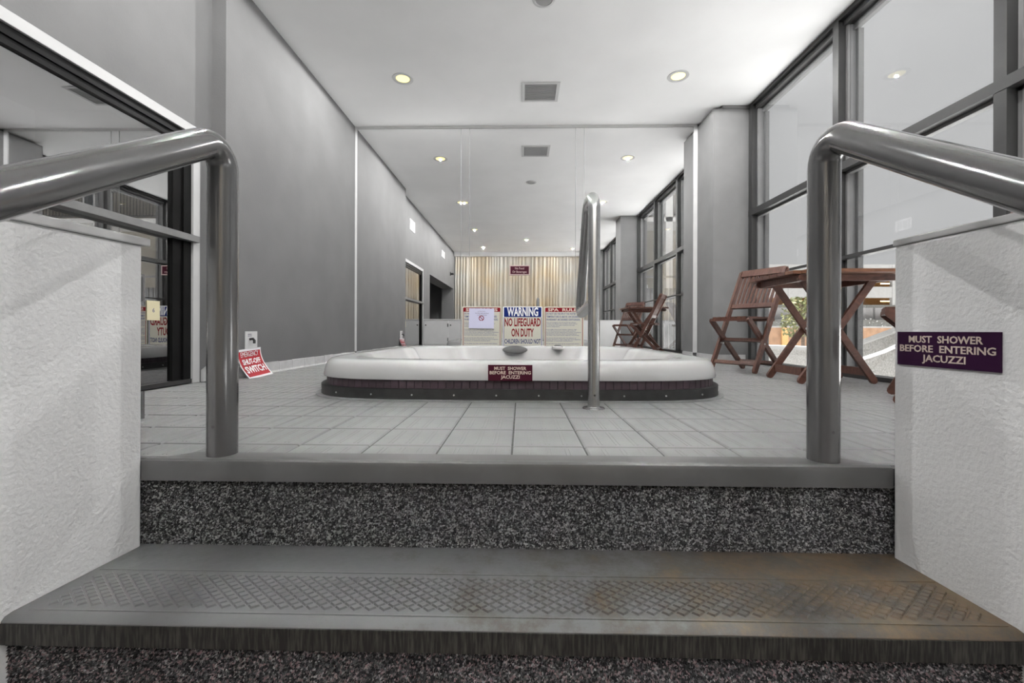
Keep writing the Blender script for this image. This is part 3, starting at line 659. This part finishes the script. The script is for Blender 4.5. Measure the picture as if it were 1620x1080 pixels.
register('wall_register', 'white wall register high above the sliding door', (XLR, 2.0, 2.29), (0, 1, 0), (0, 0, 1), (1, 0, 0), .36, .20, bars=3, along='v', group='white wall registers')
register('wall_register', 'white wall register high above the open passage', (XLR, -1.2, 2.32), (0, 1, 0), (0, 0, 1), (1, 0, 0), .45, .17, bars=3, along='v', group='white wall registers')
sc_ = thing('security_camera', 'small black camera on the wall beside the curtain', 'camera', (XLR, -2.35, 1.96))
B(XLR, XLR+.02, -2.40, -2.30, 1.91, 2.01).build('mount', M_black, sc_); MB().lathe([(.03, 0), (.03, .08), (.02, .085)], (XLR+.02, -2.35, 1.96), 16, 'X').build('body', M_black, sc_, smooth=True)

# ================================================================== CHAIRS AND TABLE
def chair(lab, loc, rot):
    t = thing('folding_chair', lab, 'chair', (*loc, 0.001), rot, group='wooden folding chairs')
    P = lambda b_, n, m=M_wood, par=t: b_.build(n, m, par, smooth=True, local=True)
    zt = .86; ft = .20; tp = -.21
    for s in (-1, 1):
        P(MB().bar((ft, s*.195, .005), (tp, s*.195, zt), (0, 1, 0), .042, .022), 'back_post')
        P(MB().bar((.235, s*.168, .435), (-.19, s*.168, .005), (0, 1, 0), .040, .022), 'seat_leg')
        xx = ft+(tp-ft)*.27; P(MB().tube([(xx-.0, s*.155, .232), (xx, s*.210, .232)], .007, 10), 'pivot_bolt', M_screw)
    def at(z): k = z/zt; return ft+(tp-ft)*k
    dx = (tp-ft); ln = math.hypot(dx, zt); d = (dx/ln, zt/ln)
    nrm = (d[1], 0, -d[0])
    P(MB().bar((at(.835), -.215, .835), (at(.835), .215, .835), nrm, .062, .026), 'top_rail')
    lr = .545; P(MB().bar((at(lr), -.184, lr), (at(lr), .184, lr), nrm, .040, .022, False), 'lower_rail')
    for k in range(9):
        yy = -.145+.29*k/8; P(MB().bar((at(lr+.018), yy, lr+.018), (at(.805), yy, .805), nrm, .018, .012, False), 'back_slat')
    for x_ in (.222, -.10): P(MB().bar((x_, -.155, .425), (x_, .155, .425), (0, 0, 1), .034, .020, False), 'seat_rail')
    for k in range(7):
        yy = -.132+.264*k/6; P(MB().bar((.236, yy, .442), (-.125, yy, .442), (0, 0, 1), .034, .014, False), 'seat_slat')
    P(MB().bar((at(.26), -.184, .26), (at(.26), .184, .26), nrm, .028, .018, False), 'stretcher')
    P(MB().bar((at(.075), -.184, .075), (at(.075), .184, .075), nrm, .030, .018, False), 'stretcher')
    P(MB().bar((-.125, -.155, .072), (-.125, .155, .072), (1, 0, .9), .028, .018, False), 'stretcher')
    return t
chair('red brown slatted folding chair between the table and the pillar', (1.89, 3.63), math.atan2(-.46, -.88))
chair('red brown slatted folding chair half hidden behind the right half wall', (1.985, 2.03), math.atan2(.60, -.80))
tb = thing('folding_table', 'square red brown folding table with crossed legs by the window', 'table', (2.0, 2.92, .001))
P = lambda b_, n, m=M_wood: b_.build(n, m, tb, smooth=True, local=True)
for s in (-1, 1):
    e = .0 if s > 0 else .0
    P(MB().bar((-.245, s*.17, .005), (.215, s*.17, .665), (0, 1, 0), .042, .020), 'leg'); P(MB().bar((.245, s*.148, .005), (-.215, s*.148, .665), (0, 1, 0), .042, .020), 'leg')
    P(MB().bar((s*.205, -.14, .075), (s*.205, .14, .075), (1, 0, 0), .050, .018, False), 'stretcher')
    P(MB().bar((-.30, s*.235, .665), (.30, s*.235, .665), (0, 1, 0), .040, .022), 'apron'); P(MB().bar((s*.262, -.222, .665), (s*.262, .222, .665), (1, 0, 0), .040, .022, False), 'apron')
    P(MB().tube([(0, s*.135, .352), (0, s*.185, .352)], .008, 10), 'pivot_bolt', M_screw)
for k in range(8):
    yy = -.296+.0846*k; e = .045 if k in (0, 7) else .012
    hw = .335-(.05 if k in (0, 7) else .0)
    P(B(-hw, hw, yy-.0395, yy+.0395, .687, .707), 'table_plank', M_wood2 if k < 2 else M_wood)

# ================================================================== OUTSIDE
tag(B(XR+.16, 130, -40, 130, -.75, -.35).build('ground', M_ground), 'pale paving outside the windows', 'ground', kind='structure')
rw = thing('ramp_wall', 'pebbled ramp wall with white coping outside the window', 'wall', (3.6, 4.8, -.35))
top_ = [(2.9, .98), (4.2, .345), (4.86, .135), (7.5, .10)]
MB().prism([(2.9, -.35)]+[(a, z-.03) for a, z in top_]+[(7.5, -.35)], 'X', 3.58, 3.78).build('wall_body', M_grav, rw)
MB().prism([(a, z-.03) for a, z in top_]+[(a, z+.015) for a, z in top_[::-1]], 'X', 3.54, 3.82).build('coping', M_conc, rw)
MB().tube([(3.48, 2.9, .70), (3.48, 4.2, .14), (3.48, 4.9, -.09)], .016, 12).build('wall_rail', M_white, rw, smooth=True)
for yy, zz in ((3.4, .485), (4.5, .04)): MB().tube([(3.58, yy, zz-.05), (3.48, yy, zz-.05), (3.48, yy, zz)], .007, 8).build('bracket', M_white, rw)
bf = thing('boundary_wall', 'tan brick boundary wall with painted warm light behind the tree', 'wall', (14, 14, -.35))
B(6.5, 24, 14, 14.2, -.35, .45).build('wall_body', M_brick, bf); B(6.5, 24, 13.95, 14.25, .45, .50).build('coping', M_conc, bf)
for k in range(10): B(6.6+k*1.75, 6.8+k*1.75, 13.93, 14.0, -.35, .45).build('pier', M_warm, bf)
hd = thing('planter_wall', 'long grey panel planter wall with dark hedge', 'wall', (20, 20, -.35))
B(8, 34, 20, 20.3, -.35, 1.42).build('wall_body', M_gwall, hd); B(8, 34, 19.9, 20.4, 1.42, 1.55).build('coping', M_hedge, hd)
for k in range(14): B(8.9+k*1.8, 8.96+k*1.8, 19.97, 20.0, .8, 1.42).build('panel_joint', M_frame2, hd)
hb = MB(); n3 = 900
for k in range(n3):
    x, z, yy = 8+26*random.random(), .52+.38*random.random(), 19.25+.35*random.random(); r_ = .07
    d = [Vector((random.gauss(0, 1), random.gauss(0, 1), random.gauss(0, 1))).normalized()*r_ for _ in range(3)]
    hb.add([Vector((x, yy, z))+q_ for q_ in d], [(0, 1, 2)])
hb.box(8, 34, 19.4, 19.6, -.35, .86); hbo = tag(hb.build('hedge', M_hedge), 'low dark clipped hedge before the planter wall', 'hedge', kind='stuff')
# parking garage
gg = thing('parking_garage', 'white multi level parking garage with warm lit decks', 'building', (52, 72, -.35))
for z0, z1 in ((-.35, 4.4), (5.75, 7.5), (8.75, 11.1)):
    B(24, 95, 70, 70.6, z0, z1).build('parapet_band', M_conc, gg)
for k in range(9): B(26.5+k*8.2, 27.5+k*8.2, 69.95, 70.5, -.3, 11.0).build('column', M_conc, gg)
for z in (4.1, 7.2): B(24, 95, 70.6, 84, z-.25, z).build('deck_slab', M_conc, gg)
B(24, 95, 83.6, 84, -.3, 11).build('rear_wall', M_warm, gg)
B(24, 95, 70.6, 84, 10.9, 11.2).build('roof', M_conc, gg)
for zf in (5.62, 8.62):
    for k in range(8): B(29+k*8.2, 32+k*8.2, 75, 75.3, zf-.12, zf).build('tube_lamp', M_lamp2, gg)
# tree beyond the ramp wall
def tree(name, lab, x, y, h, r_, n, seed):
    rd_ = random.Random(seed); t = thing(name, lab, 'tree', (x, y, -.35))
    br = MB().tube([(x, y, -.35), (x+.02, y, h*.35), (x-.03, y+.02, h*.7), (x, y, h*.9)], .035, 8)
    lv = MB()
    for k in range(9):
        a = rd_.uniform(0, 2*PI); z0 = h*rd_.uniform(.25, .7); e = Vector((x+r_*math.cos(a)*.7, y+r_*math.sin(a)*.7, z0+h*.22)); br.tube([(x, y, z0), e], .010, 5)
    for k in range(n):
        a = rd_.uniform(0, 2*PI); q_ = r_*math.sqrt(rd_.random()); zz = h*rd_.uniform(.2, 1.0); q_ *= 1-.6*abs(zz/h-.55)
        c = Vector((x+q_*math.cos(a), y+q_*math.sin(a), zz)); u = Vector((rd_.gauss(0, 1), rd_.gauss(0, 1), rd_.gauss(0, 1))).normalized(); w = u.cross(Vector((rd_.gauss(0, 1), rd_.gauss(0, 1), .3))).normalized(); s = .045*rd_.uniform(.7, 1.3)
        lv.add([c-u*s, c+w*s*.45, c+u*s, c-w*s*.45], [(0, 1, 2, 3)])
    br.build('trunk', M_bark, t, smooth=True); o = lv.build('foliage', M_leaf, t); o['kind'] = 'stuff'
tree('tree', 'small yellow green tree beyond the ramp wall', 6.0, 9.3, 1.05, .42, 900, 3)
# balcony wing seen in the mirror
wg = thing('apartment_wing', 'beige apartment wing with railed balcony reflected in the mirror', 'building', (8, -6.4, -.35))
B(3.2, 16, -7.0, -6.6, -.35, 7.5).build('wall', M_beige, wg); B(3.2, 16, -6.6, -5.2, 4.18, 4.34).build('balcony_slab', M_conc, wg); B(3.2, 16, -6.6, -5.2, 6.9, 7.1).build('balcony_slab', M_conc, wg)
B(2.9, 3.5, -7, -5.3, -.35, 7.5).build('end_wall', M_beige, wg)
for x in (5.2, 8.2, 11.2, 14.2): B(x-.12, x+.12, -5.45, -5.2, -.35, 7.5).build('balcony_post', M_conc, wg)
for x in (4.3, 6.6, 9.6, 12.6):
    for z in (.0, 4.36):
        w_ = B(x-.55, x+.55, -6.62, -6.57, z, z+2.1).build('window', M_white, wg); B(x-.48, x-.02, -6.57, -6.56, z+.08, z+2.0).build('pane', M_dglz, w_); B(x+.02, x+.48, -6.57, -6.56, z+.08, z+2.0).build('pane', M_dglz, w_)
rl = B(3.5, 16, -5.30, -5.26, 5.30, 5.35).build('balcony_rail', M_frame, wg); B(3.5, 16, -5.30, -5.26, 4.42, 4.46).build('rail_foot', M_frame, rl)
bal = MB()
for k in range(104): bal.box(3.55+k*.12, 3.57+k*.12, -5.29, -5.27, 4.45, 5.31)
bal.build('balusters', M_frame, rl)['kind'] = 'stuff'
MB().lathe([(.14, 0), (.13, -.05), (.05, -.07)], (5.9, -5.9, 4.18), 20).build('soffit_lamp', M_lens, wg, smooth=True)
fn_ = thing('slat_fence', 'grey slatted fence outside below the balcony wing', 'fence', (5, -3, -.35))
B(2.9, 9, -3.02, -2.98, 1.93, 1.99).build('top_rail', M_fence, fn_); B(2.9, 9, -3.02, -2.98, .55, .61).build('bottom_rail', M_fence, fn_)
for k in range(44): B(2.95+k*.138, 3.06+k*.138, -3.05, -3.025, -.33, 1.62+.1*(k % 2)*0).build('fence_slat', M_fence, fn_)
for x in (2.95, 4.9, 6.9, 8.9): B(x-.04, x+.04, -3.02, -2.94, -.35, 2.0).build('post', M_fence, fn_)
print('cells', len(cells))
